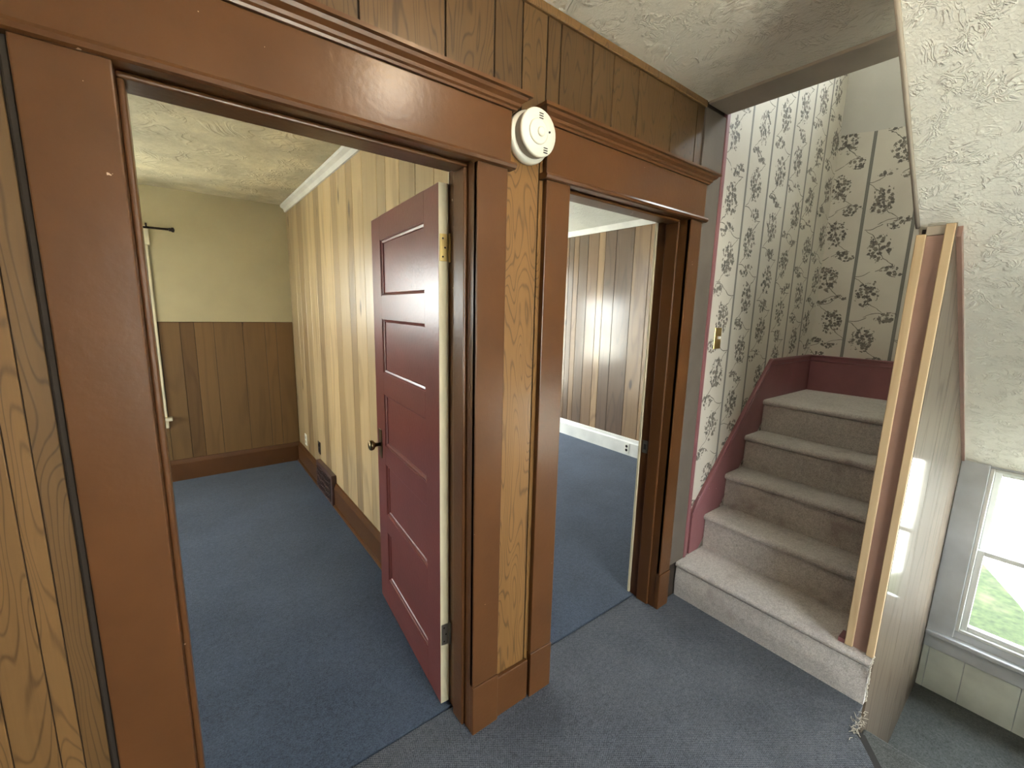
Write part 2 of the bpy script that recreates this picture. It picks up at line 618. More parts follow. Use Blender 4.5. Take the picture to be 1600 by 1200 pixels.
# ---- hall wall with the two doorways
wall = MB()
wall.box(-2.5, -0.075, YW + 0.006, YB, -0.1, 2.7)
wall.box(-0.075, 0.767, YW + 0.006, YB, 2.066, 2.7)
wall.box(0.767, 1.130, YW + 0.006, YB, -0.1, 2.7)
wall.box(1.130, 1.960, YW + 0.006, YB, 2.066, 2.7)
wall.box(1.960, 2.20, YW + 0.006, YB, -0.1, 2.7)
wall_hall = wall.build('wall_hall', 'groove')
tag(wall_hall, 'wood panelled hall wall holding both brown framed doorways', 'wall', 'structure')
ed = [-0.21, -0.05, 0.12, 0.27, 0.413, 0.655, 0.822, 0.929, 1.033, 1.093, 1.251, 1.365, 1.517, 1.756, 1.95, 2.012]
tn = [g(1.0), g(1.08, .1), g(0.95), g(1.05), g(1.1, .1), g(0.98), g(0.85), g(1.05), g(0.9), g(0.82), g(0.9), g(0.95), g(1.0), g(0.84), g(0.86), g(0.8)]
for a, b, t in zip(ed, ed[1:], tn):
    t = tuple(k * 0.44 for k in t)  # tint scaled down: dimmer light above the doors put into the colour
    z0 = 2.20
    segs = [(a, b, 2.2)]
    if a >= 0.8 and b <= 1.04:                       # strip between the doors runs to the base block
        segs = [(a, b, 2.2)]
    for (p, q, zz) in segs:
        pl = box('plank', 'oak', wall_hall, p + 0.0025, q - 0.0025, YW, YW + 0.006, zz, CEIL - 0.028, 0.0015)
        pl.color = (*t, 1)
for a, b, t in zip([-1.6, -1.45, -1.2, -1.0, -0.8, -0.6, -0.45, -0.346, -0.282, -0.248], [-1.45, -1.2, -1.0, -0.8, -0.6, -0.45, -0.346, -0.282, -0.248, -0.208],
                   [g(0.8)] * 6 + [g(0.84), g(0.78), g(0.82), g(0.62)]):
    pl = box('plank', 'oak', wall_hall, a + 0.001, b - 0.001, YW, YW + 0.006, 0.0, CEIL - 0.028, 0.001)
    pl.color = (*t, 1)  # greyer old planks, tint also darkened for the dim left end
for a, b in ((0.85, 1.012), (1.017, 1.06)):           # strip between the doors runs down to the base block
    box('plank', 'oak', wall_hall, a, b, YW, YW + 0.006, 0.15, 2.198, 0.0015).color = (0.98, 0.93, 0.84, 1)
# thin cap strip along the ceiling
box('cap_strip', 'oak', wall_hall, -2.4, 2.012, YW - 0.012, YW + 0.004, CEIL - 0.03, CEIL - 0.002, 0.003).color = (0.7, 0.7, 0.7, 1)


# ---- door trims
def crown(x0, x1, z0, ret=0.045):
    prof = [(0, 0), (-0.010, 0), (-0.012, 0.006), (-0.018, 0.010), (-0.020, 0.018), (-0.032, 0.026), (-0.036, 0.034), (-0.046, 0.036), (-0.046, 0.046), (0, 0.046)]
    mb = MB()
    rings = []
    for side, x in ((-1, x0), (1, x1)):
        rings.append([mb.bm.verts.new((x + side * (-dy), 1.166 + dy, z0 + dz)) for dy, dz in prof])
    A, B = rings
    n = len(prof)
    for i in range(n - 1):
        mb.bm.faces.new((A[i], B[i], B[i + 1], A[i + 1]))
    # end returns back to the wall
    for R_, x in ((A, x0), (B, x1)):
        back = [mb.bm.verts.new((v.co.x, YW, v.co.z)) for v in R_]
        for i in range(n - 1):
            mb.bm.faces.new((R_[i], R_[i + 1], back[i + 1], back[i]))
    return mb


def bead(x0, x1, zc):
    pts = [(YW, zc - 0.011), (1.158, zc - 0.011), (1.150, zc - 0.008), (1.146, zc), (1.150, zc + 0.008), (1.158, zc + 0.011), (YW, zc + 0.011)]
    return MB().prism(pts, 0, x0, x1)


def door_trim(name, label, oL, oR, cL, cR, headL, headR, crL, crR, right_block=True):
    t = empty(name, (0, 0, 0))
    tag(t, label, 'door frame', 'structure')
    yc = 1.165
    for a, b in ((cL, oL), (oR, cR)):
        box('casing', 'trim', t, a, b, yc, YW, 0.206, 2.046, 0.003, 2)
        box('base_block', 'trim', t, a - 0.001, b + 0.001, yc - 0.004, YW, 0.0, 0.2045, 0.003, 2)
    box('head_casing', 'trim', t, headL, headR, yc - 0.002, YW, 2.062, 2.214, 0.003, 2)
    bead(headL - 0.012, headR + 0.012, 2.053).build('head_bead', 'trim', t)
    crown(crL, crR, 2.214).build('head_crown', 'trim', t)
    # jambs and stops
    box('jamb', 'trim', t, oL - 0.016, oL, yc + 0.004, YB + 0.004, 0, 2.05, 0.002)
    box('jamb', 'trim', t, oR, oR + 0.016, yc + 0.004, YB + 0.004, 0, 2.05, 0.002)
    box('head_jamb', 'trim', t, oL - 0.016, oR + 0.016, yc + 0.004, YB + 0.004, 2.05, 2.066, 0.002)
    for x0, x1 in ((oL, oL + 0.013), (oR - 0.013, oR)):
        box('stop', 'trim', t, x0, x1, 1.222, 1.292, 0, 2.037, 0.005, 3)
        box('inner_stop', 'trim', t, x0 + (0.004 if x0 == oL else -0.004) * 0, x1, 1.206, 1.222, 0, 2.037, 0.004, 2) if False else None
    box('head_stop', 'trim', t, oL, oR, 1.222, 1.292, 2.037, 2.05, 0.005, 3)
    return t


trim1 = door_trim('trim_1', 'brown painted casing around the doorway with the open maroon door', -0.06, 0.752, -0.192, 0.866, -0.20, 0.876, -0.205, 0.880)
trim2 = door_trim('trim_2', 'brown painted casing around the doorway beside the stairs', 1.145, 1.945, 1.032, 2.04, 1.028, 2.05, 1.026, 2.052)
# dark outer bead at the left casing, panel edge gap
box('outer_gap', 'groove', trim1, -0.206, -0.193, 1.180, YW, 0.0, 2.2, 0.003)
# block between the two casings
box('base_block', 'trim', trim1, 0.868, 1.024, 1.169, YW, 0.0, 0.178, 0.003)
# cream room-side edge of the second doorway, with strike plate
box('room_casing_edge', 'cream', trim2, 1.938, 2.03, YB + 0.005, YB + 0.018, 0.004, 2.06, 0.002)
sp = box('strike_plate', 'steel', trim2, 1.9415, 1.9448, 1.302, 1.334, 0.855, 0.925, 0.001)
box('latch_hole', 'black', sp, 1.9405, 1.9418, 1.311, 1.325, 0.875, 0.905)
# far casing of door 1 at hinge side (cream room-side edge)
box('room_casing_edge', 'cream', trim1, 0.757, 0.86, YB + 0.005, YB + 0.018, 0.004, 2.07, 0.002)

# ---- the open door (door_1)
ang = math.atan2(0.997, 0.077)
door = empty('door_1', (0.714, 1.345, 0.0), ang)
tag(door, 'maroon five panel wooden door standing open into the room', 'door', 'structure')
W_, T_ = 0.807, 0.036
pz = [(0.172, 0.447), (0.545, 0.818), (0.915, 1.182), (1.286, 1.548), (1.652, 1.908)]
ps0, ps1 = 0.132, 0.672
Z0, Z1 = 0.012, 2.012
fr = MB()
fr.box(0, ps0, -T_, 0, Z0, Z1, 0.001)
fr.box(ps1, W_, -T_, 0, Z0, Z1, 0.001)
zs = [Z0] + [v for p in pz for v in p] + [Z1]
for a, b in zip(zs[0::2], zs[1::2]):
    fr.box(ps0, ps1, -T_, 0, a, b)
fr.build('door_leaf', 'door', door)
for a, b in pz:
    mb = MB()
    for sgn in (0, 1):                       # both faces
        def Y(d):
            return -d if sgn == 0 else -T_ + d
        loops = []
        for ins, dep in ((0.0, 0.002), (0.004, 0.002), (0.006, 0.006), (0.014, 0.009), (0.017, 0.013), (0.017, 0.0131)):
            loops.append([mb.bm.verts.new(p) for p in ((ps0 + ins, Y(dep), a + ins), (ps1 - ins, Y(dep), a + ins), (ps1 - ins, Y(dep), b - ins), (ps0 + ins, Y(dep), b - ins))])
        for q, w_ in zip(loops, loops[1:]):
            for k in range(4):
                mb.bm.faces.new((q[k], q[(k + 1) % 4], w_[(k + 1) % 4], w_[k]))
        mb.bm.faces.new(loops[-1])
    mb.build('door_panel', 'door', door)
box('hinge_edge', 'cream', door, -0.0015, 0.0008, -T_ + 0.001, -0.0005, Z0, Z1)
door.children[-1]['label'] = 'worn cream painted hinge edge of the door'
for zc, mt in ((1.805, 'brass'), (0.325, 'steel')):
    h_ = MB().box(-0.0045, -0.0012, -T_ + 0.004, -0.003, zc - 0.045, zc + 0.045, 0.001).build('hinge', mt, door)
    MB().tube([(-0.007, -T_ - 0.003, zc - 0.047), (-0.007, -T_ - 0.003, zc + 0.047)], 0.006, 10).build('hinge_pin', mt, h_, True)
    mb = MB()
    for dz in (-0.03, 0.0, 0.03):
        mb.lathe([(0.0035, 0), (0.003, 0.001)], (-0.0046, -0.018 + (0.004 if dz else -0.004), zc + dz), (-1, 0, 0), 8)
    mb.build('screw_heads', 'iron', h_)
    MB().box(0.0, 0.03, -T_ - 0.006, -T_ - 0.002, zc - 0.045, zc + 0.045, 0.001).build('hinge_leaf', mt, h_) if False else None
kb = MB().lathe([(0.010, 0), (0.010, 0.022), (0.013, 0.028), (0.024, 0.036), (0.027, 0.046), (0.024, 0.056), (0.012, 0.061)], (0.745, 0.003, 0.905), (0, 1, 0), 20).build('knob', 'antique', door, True)
MB().box(0.722, 0.768, 0.0, 0.0035, 0.835, 0.985, 0.0015).build('escutcheon', 'antique', kb)

# ---- room 1 shell
XR = 0.892
wr = box('wall_room_right', 'groove', None, XR + 0.007, 0.985, YB, 4.9, -0.1, 2.7)
tag(wr, 'tan wood plank wall beyond the open maroon door', 'wall', 'structure')
e1 = [4.755, 4.66, 4.47, 4.31, 4.13, 3.94, 3.72, 3.56, 3.41, 3.24, 3.103, 2.90, 2.78, 2.60, 2.373, 2.25, 2.08, 1.90, 1.72, 1.55, 1.345]
t1 = [g(0.8), g(0.9), g(1.05), g(0.68, .25), g(0.95), g(1.15), g(0.7, .2), g(1.2), g(1.3), g(0.85, .15), g(1.1), g(0.75, .2), g(1.2), g(1.0), g(0.85), g(1.15)]
part_planks(wr, 'pecan', 1, XR, 0.007, e1, 0.15, 2.485, t1, 0.003)
wb = MB()
# back wall with a window opening x -1.25..-0.25, z 0.55..2.10
wx0, wx1, wz0, wz1 = -1.25, -0.25, 0.60, 2.10
for (a, b, c, d) in ((-2.5, wx0, -0.1, 2.7), (wx1, 0.985, -0.1, 2.7), (wx0, wx1, -0.1, wz0), (wx0, wx1, wz1, 2.7)):
    wb.box(a, b, 4.768, 4.92, c, d)
wb = wb.build('wall_room_back', 'creamwall')
tag(wb, 'cream upper wall over plank wainscot at the back of the carpeted room', 'wall', 'structure')
# upper plaster skin stands proud of the panelling
MB().box(-0.145, XR, 4.752, 4.768, 1.436, 2.56).build('plaster_upper', 'creamwall', wb)
eb = [0.892, 0.742, 0.646, 0.463, 0.24, 0.096, -0.005, -0.15]
MB().box(-1.4, XR, 4.7645, 4.768, 0.16, 1.434).build('backing', 'groove', wb)
part_planks(wb, 'wain', 0, 4.758, 0.006, eb, 0.16, 1.432, [g(0.98), g(1.05), g(0.98), g(0.96), g(1.05), g(0.72, .2), g(0.92)], 0.003)
part_planks(wb, 'wain', 0, 4.758, 0.006, [-0.15, -0.4, -0.62, -0.8, -1.0, -1.3], 0.16, 0.54, [g(0.9), g(1.0)], 0.003)
bb = MB().prism([(4.735, 0.0), (4.735, 0.16), (4.742, 0.175), (4.750, 0.195), (4.768, 0.2), (4.768, 0.0)], 0, -2.4, XR).build('baseboard_back', 'trim')
tag(bb, 'brown painted baseboard below the plank wainscot', 'baseboard', 'structure')
bb = MB().prism([(XR - 0.022, 0.0), (XR - 0.022, 0.16), (XR - 0.016, 0.175), (XR - 0.010, 0.195), (XR, 0.2), (XR, 0.0)], 1, YB + 0.02, 4.735).build('baseboard_right', 'trim')
tag(bb, 'brown painted baseboard along the tan plank wall', 'baseboard', 'structure')
MB().prism([(XR - 0.036, 0.004), (XR - 0.036, 0.012), (XR - 0.030, 0.02), (XR - 0.022, 0.022), (XR - 0.022, 0.004)], 1, YB + 0.02, 4.73).build('shoe_moulding', 'trim', bb)
cm = MB().prism([(XR, 2.472), (XR - 0.012, 2.472), (XR - 0.022, 2.50), (XR - 0.045, 2.515), (XR - 0.048, 2.533), (XR, 2.533)], 1, YB, 4.76).build('trim_3', 'white')
tag(cm, 'white ceiling moulding over the tan plank wall', 'moulding', 'structure')
o = box('ceiling_room_1', 'ceil1', None, -2.55, 0.985, YB, 4.92, 2.533, 2.62)
tag(o, 'blotchy cream textured ceiling of the carpeted room', 'ceiling', 'structure')
# left wall of room 1 with a window opening
wl = MB()
for (a, b, c, d) in ((1.0, 2.7, -0.1, 2.7), (3.9, 4.92, -0.1, 2.7), (2.7, 3.9, -0.1, 0.65), (2.7, 3.9, 2.15, 2.7)):
    wl.box(-2.62, -2.5, a, b, c, d)
wl = wl.build('wall_room_left', 'creamwall')
tag(wl, 'cream side wall of the carpeted room', 'wall', 'structure')


def sash_window(name, label, axis, face, a0, a1, z0, z1, frame_mat, depth_dir, mid, f=0.035, s=0.042):
    """axis 0: opening spans x at y=face; axis 1: spans y at x=face; depth_dir +1: outside is at larger coordinate"""
    t = empty(name, (0, 0, 0))
    tag(t, label, 'window', 'structure')

    def bx(nm, mat, par, p0, p1, d0, d1, q0, q1, bev=0.003):
        lo, hi = sorted((face + depth_dir * d0, face + depth_dir * d1))
        if axis == 0:
            return box(nm, mat, par, p0, p1, lo, hi, q0, q1, bev)
        return box(nm, mat, par, lo, hi, p0, p1, q0, q1, bev)
    for (p0, p1, q0, q1) in ((a0, a0 + f, z0, z1), (a1 - f, a1, z0, z1), (a0 + f, a1 - f, z0, z0 + f), (a0 + f, a1 - f, z1 - f, z1)):
        bx('frame', frame_mat, t, p0, p1, 0.0, 0.10, q0, q1)
    for (q0, q1, d0, d1) in ((z0 + f, mid + 0.02, 0.02, 0.05), (mid - 0.02, z1 - f, 0.052, 0.08)):
        u0, u1 = a0 + f, a1 - f
        sa = bx('sash', frame_mat, t, u0, u0 + s, d0, d1, q0, q1)
        bx('sash_stile', frame_mat, sa, u1 - s, u1, d0, d1, q0, q1)
        bx('sash_rail', frame_mat, sa, u0 + s, u1 - s, d0, d1, q0, q0 + s)
        bx('sash_rail', frame_mat, sa, u0 + s, u1 - s, d0, d1, q1 - s, q1)
        bx('pane', 'glass', sa, u0 + s, u1 - s, (d0 + d1) / 2 - 0.002, (d0 + d1) / 2 + 0.002, q0 + s, q1 - s, 0.0)
    return t


win2 = sash_window('window_2', 'cream cased window at the back wall of the carpeted room', 0, 4.80, wx0, wx1, wz0, wz1, 'white', 1, 1.35)
box('casing', 'cream', win2, wx1, wx1 + 0.095, 4.738, 4.768, 0.60, 2.06, 0.004)
box('casing', 'cream', win2, wx0 - 0.095, wx0, 4.738, 4.768, 0.60, 2.06, 0.004)
box('head_casing', 'cream', win2, wx0 - 0.11, wx1 + 0.11, 4.732, 4.768, 2.06, 2.215, 0.004)
box('sill', 'cream', win2, wx0 - 0.13, wx1 + 0.13, 4.69, 4.80, 0.572, 0.60, 0.006, 2)
box('apron', 'cream', win2, wx0 - 0.10, wx1 + 0.10, 4.742, 4.768, 0.50, 0.572, 0.004)
win3 = sash_window('window_3', 'side window of the carpeted room out of sight', 1, -2.52, 2.7, 3.9, 0.65, 2.15, 'white', -1, 1.4)

# ---- room 2 shell
X2 = 3.947
w2 = box('wall_room_dark', 'groove', None, X2 + 0.007, X2 + 0.15, 1.1, 5.15, -0.1, 2.7)
tag(w2, 'glossy dark and light brown plank wall seen through the second doorway', 'wall', 'structure')
e2 = [2.45, 2.679, 2.803, 3.008, 3.246, 3.405, 3.503, 3.665, 3.815, 3.90, 3.985, 4.12, 4.32, 4.5, 4.65, 4.85, 5.0]
t2 = [(1.55, 1.5, 1.3), (1.6, 1.5, 1.25), (1.25, 1.15, 0.95), (0.62, 0.55, 0.5), (0.6, 0.54, 0.5), (1.45, 1.35, 1.1), (0.85, 0.75, 0.62), (0.55, 0.5, 0.45), (0.9, 0.8, 0.65), (0.5, 0.45, 0.4), (0.7, 0.6, 0.5)]
part_planks(w2, 'walnut', 1, X2, 0.007, e2, 0.15, 2.53, t2, 0.004)
part_planks(w2, 'walnut', 1, X2, 0.007, [1.345, 1.6, 1.85, 2.05, 2.25, 2.45], 0.15, 2.53, t2, 0.004)
bb = MB().prism([(X2 - 0.022, 0.0), (X2 - 0.022, 0.15), (X2 - 0.014, 0.165), (X2 - 0.010, 0.195), (X2, 0.2), (X2, 0.0)], 1, YB, 5.0).build('baseboard_dark', 'white')
tag(bb, 'scuffed white baseboard under the dark plank wall', 'baseboard', 'structure')
cm = MB().prism([(X2, 2.515), (X2 - 0.012, 2.515), (X2 - 0.03, 2.545), (X2 - 0.045, 2.572), (X2, 2.572)], 1, YB, 5.0).build('trim_4', 'white')
tag(cm, 'white ceiling moulding over the dark plank wall', 'moulding', 'structure')
o = box('ceiling_room_2', 'ceil2', None, 0.985, 4.1, YB, 5.15, 2.572, 2.65)
tag(o, 'pale textured ceiling seen through the second doorway', 'ceiling', 'structure')
wb2 = MB()
for (a, b, c, d) in ((0.985, 1.3, -0.1, 2.7), (2.5, 2.9, -0.1, 2.7), (3.8, 4.1, -0.1, 2.7), (1.3, 2.5, -0.1, 0.7), (1.3, 2.5, 1.9, 2.7), (2.9, 3.8, -0.1, 0.3), (2.9, 3.8, 2.3, 2.7)):
    wb2.box(a, b, 5.0, 5.15, c, d)
wb2 = wb2.build('wall_room_2_back', 'greywall')
tag(wb2, 'window wall of the room with dark panelling out of sight', 'wall', 'structure')
win4 = sash_window('window_4', 'back window of the room with dark panelling out of sight', 0, 5.03, 1.3, 2.5, 0.7, 1.9, 'white', 1, 1.3)

fill_win7 = sash_window('fill_window_7', 'unseen window added to brighten the room with dark panelling', 0, 5.03, 2.9, 3.8, 0.3, 2.3, 'white', 1, 1.3)  # extra window, unseen, added to brighten this room

# ---- hall ceiling, lining of the stair opening
o = MB().prism([(-2.5, -2.45), (1.30, -2.45), (1.30, 0.395), (2.03, 0.395), (2.03, YW + 0.006), (-2.5, YW + 0.006)], 2, CEIL, CEIL + 0.1).build('ceiling', 'stucco')
tag(o, 'cream hall ceiling with trowelled plaster texture', 'ceiling', 'structure')
t5 = empty('trim_5', (2.1, 1.18, 0.21))
tag(t5, 'flat taupe boards lining the opening at the foot of the stairs', 'door frame', 'structure')
MB().box(2.012 - 2.1, 2.197 - 2.1, 0.0, 0.012, 0.0, 2.34, 0.002).build('side_board', 'lining_shaded', t5)
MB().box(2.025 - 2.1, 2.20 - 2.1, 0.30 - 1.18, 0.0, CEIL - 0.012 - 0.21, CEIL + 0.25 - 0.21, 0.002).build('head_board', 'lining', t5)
mb = MB()
mb.box(2.198 - 2.1, 2.222 - 2.1, -0.004, 0.02, 0.0, 2.6, 0.005, 2)
mb.box(2.222 - 2.1, 2.246 - 2.1, 0.004, 0.02, 0.0, 2.6, 0.004, 2)
mb.build('rose_corner_strip', 'pink', t5)['label'] = 'narrow dusty rose corner strip'

# ---- stairwell walls
XB = 3.80
wsl = box('wall_stair_left', 'greywall', None, 2.2, XB + 0.15, 1.203, YB - 0.001, -0.1, 5.0)
tag(wsl, 'floral striped wallpaper wall running up beside the stairs', 'wall', 'structure')
MB().box(2.246, XB, 1.200, 1.203, 0.3, 3.3).build('wallpaper', 'paperL', wsl)
wsb = MB()
for (a, b, c, d) in ((-0.95, 1.35, 0.95, 3.42), (-0.95, -0.6, 3.42, 4.85), (1.05, 1.35, 3.42, 4.85), (-0.95, 1.35, 4.85, 5.0), (0.3, 1.35, -1.0, 0.95)):
    wsb.box(XB, XB + 0.15, a, b, c, d)
wsb = wsb.build('wall_stair_back', 'greywall')
tag(wsb, 'end wall of the stairs with grey plaster above floral wallpaper', 'wall', 'structure')
MB().prism([(0.40, 1.1), (1.2, 1.1), (1.2, 2.865), (1.10, 2.858), (1.0, 2.842), (0.9, 2.836), (0.8, 2.815), (0.40, 2.80)], 0, XB - 0.002, XB).build('wallpaper', 'paperB', wsb)
fill_win6 = sash_window('fill_window_6', 'unseen upstairs window added to light the stairwell', 1, XB + 0.02, -0.6, 1.05, 3.42, 4.85, 'vinyl', 1, 4.1)  # added window, unseen, brings light down the stairwell
o = box('ceiling_stairwell', 'ceil2', None, 0.6, XB + 0.15, -0.95, 1.35, 5.0, 5.1)
tag(o, 'upstairs ceiling over the stairwell', 'ceiling', 'structure')
o = box('wall_upstairs', 'greywall', None, 1.9, 2.03, 0.395, 1.35, CEIL + 0.11, 5.0)
tag(o, 'upstairs wall above the stair opening', 'wall', 'structure')
o = box('wall_upstairs_side', 'greywall', None, 0.6, XB + 0.15, -1.0, -0.9, 2.7, 5.0)
tag(o, 'upstairs side wall beside the returning flight', 'wall', 'structure')
o = box('wall_upstairs_near', 'greywall', None, 0.5, 0.6, -1.0, 0.5, 2.7, 5.0)
tag(o, 'upstairs wall at the head of the returning flight', 'wall', 'structure')
o = box('wall_upstairs_inner', 'greywall', None, 0.6, 1.9, 0.395, 0.5, 2.7, 5.0)
tag(o, 'upstairs wall between the landing and the returning flight', 'wall', 'structure')

# ---- sloping soffit of the returning upper flight
S0, SX = 1.93, 0.74


def soff(x):
    return S0 - SX * (x - 2.2)


o = MB().prism([(1.26, soff(1.26)), (3.80, soff(3.80)), (3.80, soff(3.8) + 0.3), (1.26, soff(1.26) + 0.3)], 1, -0.95, 0.402).build('ceiling_soffit', 'soffit')
tag(o, 'sloping cream plaster soffit with trowelled texture above the landing window', 'ceiling', 'structure')
MB().tube([(1.28, 0.404, soff(1.28)), (1.8, 0.403, soff(1.8) - 0.002), (2.19, 0.404, soff(2.19))], 0.007, 8).build('corner_bead', 'lining', o, True)
# ---- thin wall between the stairs and the landing
Y0, Y1 = 0.308, 0.392
wd = MB().prism([(2.20, -0.16), (2.92, -0.88), (3.80, -0.95), (3.80, soff(3.8)), (2.20, soff(2.2))], 1, Y0, Y1).build('wall_divider', 'groove')
tag(wd, 'varnished plank wall between the stairs and the window landing', 'wall', 'structure')
for a, b, t in ((2.185, 2.655, g(1.0)), (2.659, 3.06, g(0.95)), (3.064, 3.45, g(0.9)), (3.454, 3.80, g(1.0))):
    def zb(x):
        return max(-0.86, -0.15 - 0.95 * (x - 2.15))
    pts = [(a, zb(a)), (b, zb(b)), (b, soff(b)), (a, soff(a))]
    if a < 2.9 < b:
        pts = [(a, zb(a)), (2.897, -0.86), (b, -0.86), (b, soff(b)), (a, soff(a))]
    pl = MB().prism(pts, 1, Y0 - 0.008, Y0).build('plank', 'glosspanel', wd)
    pl.color = (*t, 1)
MB().prism([(2.2, 0.2), (3.8, 1.1), (3.8, 1.6), (2.2, 1.6)], 1, Y1, Y1 + 0.002).build('wallpaper', 'paperL', wd) if False else None
# brown strip where the planks meet the soffit
MB().prism([(2.20, soff(2.2) - 0.035), (3.78, soff(3.78) - 0.012), (3.78, soff(3.78)), (2.20, soff(2.2))], 1, Y0 - 0.022, Y0 - 0.008).build('top_strip', 'newel', wd)

# ---- post at the end of the divider
post = empty('newel_post', (2.18, 0.35, 0.213))
tag(post, 'mauve brown post with raw pine edge strips at the foot of the stairs', 'post')
ht = soff(2.19) - 0.213
px, py = 2.18, 0.35
MB().box(2.176 - px, 2.199 - px, 0.305 - py, 0.396 - py, 0.0, ht - 0.035, 0.001).build('board', 'newel', post)
MB().box(2.170 - px, 2.199 - px, 0.325 - py, 0.376 - py, ht - 0.034, ht - 0.002, 0.002).build('cap_block', 'lining', post)
MB().box(2.160 - px, 2.176 - px, 0.300 - py, 0.3255 - py, 0.0, ht + 0.0, 0.002).build('edge_strip', 'raw', post)
MB().box(2.160 - px, 2.176 - px, 0.373 - py, 0.400 - py, 0.003, ht - 0.03, 0.002).build('edge_strip', 'raw', post)

# ---- carpeted stairs going up
stairs = empty('staircase', (2.15, 0.75, 0.0))
tag(stairs, 'taupe carpeted stairs climbing between wallpapered wall and post', 'staircase')
SY0, SY1 = 0.398, 1.180
nose = [2.130, 2.392, 2.602, 2.812, 3.022]
rise = 0.2115
OX, OY = 2.15, 0.75
zs_ = [rise * (i + 1) for i in range(5)]
for i, nx in enumerate(nose):
    z = zs_[i]
    zp = zs_[i - 1] if i else 0.0
    y0 = SY0
    rx = nx + (0.012 if i == 0 else 0.022)
    bk = nose[i + 1] + 0.04 if i < 4 else XB - 0.012
    r = 0.017
    prof = [(bk, z)]
    for k in range(7):
        a = math.pi / 2 + math.pi * k / 6
        prof.append((nx + r + r * math.cos(a), z - r + r * math.sin(a)))
    prof += [(rx + 0.01, z - 2 * r - 0.004), (bk, z - 2 * r - 0.004)]
    y1 = SY1 if i else 1.183
    if i == 0:
        y0w = 0.399
    MB().prism([(p - OX, q) for p, q in prof], 1, y0 - OY, y1 - OY).build('tread', 'taupecarpet', stairs)
    # riser with carpet that bellies slightly
    zt = z - 2 * r - 0.003
    rp = [(rx, zp), (rx - (0.006 if i == 0 else 0.002), (zp + zt) / 2), (rx, zt), (rx + 0.03, zt), (rx + 0.03, zp)]
    MB().prism([(p - OX, q) for p, q in rp], 1, y0 - OY, y1 - OY).build('riser', 'taupecarpet', stairs)
# the lowest step returns in front of the post to the open end
r = 0.017
prof = [(2.158, rise)]
for k in range(7):
    a = math.pi / 2 + math.pi * k / 6
    prof.append((nose[0] + r + r * math.cos(a), rise - r + r * math.sin(a)))
prof += [(2.15, rise - 2 * r - 0.004), (2.198, rise - 2 * r - 0.004), (2.198, rise)]
MB().prism([(p - OX, q) for p, q in prof[1:]], 1, 0.303 - OY, SY0 - OY).build('tread', 'taupecarpet', stairs)
MB().prism([(p - OX, q) for p, q in ((2.142, 0), (2.136, 0.09), (2.142, rise - 2 * r - 0.003), (2.17, rise - 2 * r - 0.003), (2.17, 0))], 1, 0.303 - OY, SY0 - OY).build('riser', 'taupecarpet', stairs)
# torn white backing thread along the open end of the lowest step
tp = [(2.20, 0.304, 0.214), (2.165, 0.300, 0.216), (2.140, 0.299, 0.212), (2.127, 0.299, 0.198), (2.124, 0.299, 0.180), (2.134, 0.299, 0.16), (2.138, 0.299, 0.10), (2.143, 0.298, 0.05), (2.142, 0.297, 0.012)]
fine = []
for (a, b) in zip(tp, tp[1:]):
    for k in range(5):
        t = k / 5
        fine.append(tuple(a[j] * (1 - t) + b[j] * t + random.uniform(-0.0025, 0.0025) - (OX, OY, 0)[j] for j in range(3)))
MB().tube(fine, 0.0028, 6).build('torn_edge', 'fray', stairs)
# skirt board
sk = MB().prism([(2.262 - OX, 0.213), (2.262 - OX, 0.47), (2.31 - OX, 0.535), (3.085 - OX, 1.318), (3.10 - OX, 1.325), (XB - OX, 1.325), (XB - OX, 1.03), (3.1 - OX, 0.95), (2.36 - OX, 0.213)], 1, 1.182 - OY, 1.199 - OY).build('skirt_board', 'pink', stairs)
cp = [(2.266, 0.478), (2.313, 0.540), (3.083, 1.317), (3.10, 1.325), (3.785, 1.325)]
mb = MB()
mb.tube([(x - OX, 1.184 - OY, z - 0.008) for x, z in cp], 0.007, 8)
mb.tube([(x - OX, 1.183 - OY, z - 0.04) for x, z in cp], 0.004, 8)
mb.build('skirt_moulding', 'pink', sk, True)
sk2 = MB().box(XB - 0.018 - OX, XB - 0.002 - OX, SY0 - OY, 1.181 - OY, 1.03, 1.325, 0.002).build('skirt_board', 'pink', stairs)
mb = MB()
mb.tube([(XB - 0.02 - OX, SY0 - OY, 1.317), (XB - 0.02 - OX, 1.18 - OY, 1.317)], 0.007, 8)
mb.tube([(XB - 0.02 - OX, SY0 - OY, 1.282), (XB - 0.02 - OX, 1.18 - OY, 1.282)], 0.004, 8)
mb.build('skirt_moulding', 'pink', sk2, True)
# skirt on the divider side, its end shows beside the post
sk3 = MB().prism([(2.23 - OX, 0.213), (2.23 - OX, 0.46), (3.0 - OX, 1.24), (3.0 - OX, 0.9), (2.36 - OX, 0.213)], 1, 0.393 - OY, 0.412 - OY).build('skirt_board', 'pink', stairs)
MB().box(2.165 - OX, 2.235 - OX, 0.397 - OY, 0.425 - OY, 0.213, 0.232, 0.002).build('skirt_foot', 'pink', sk3)

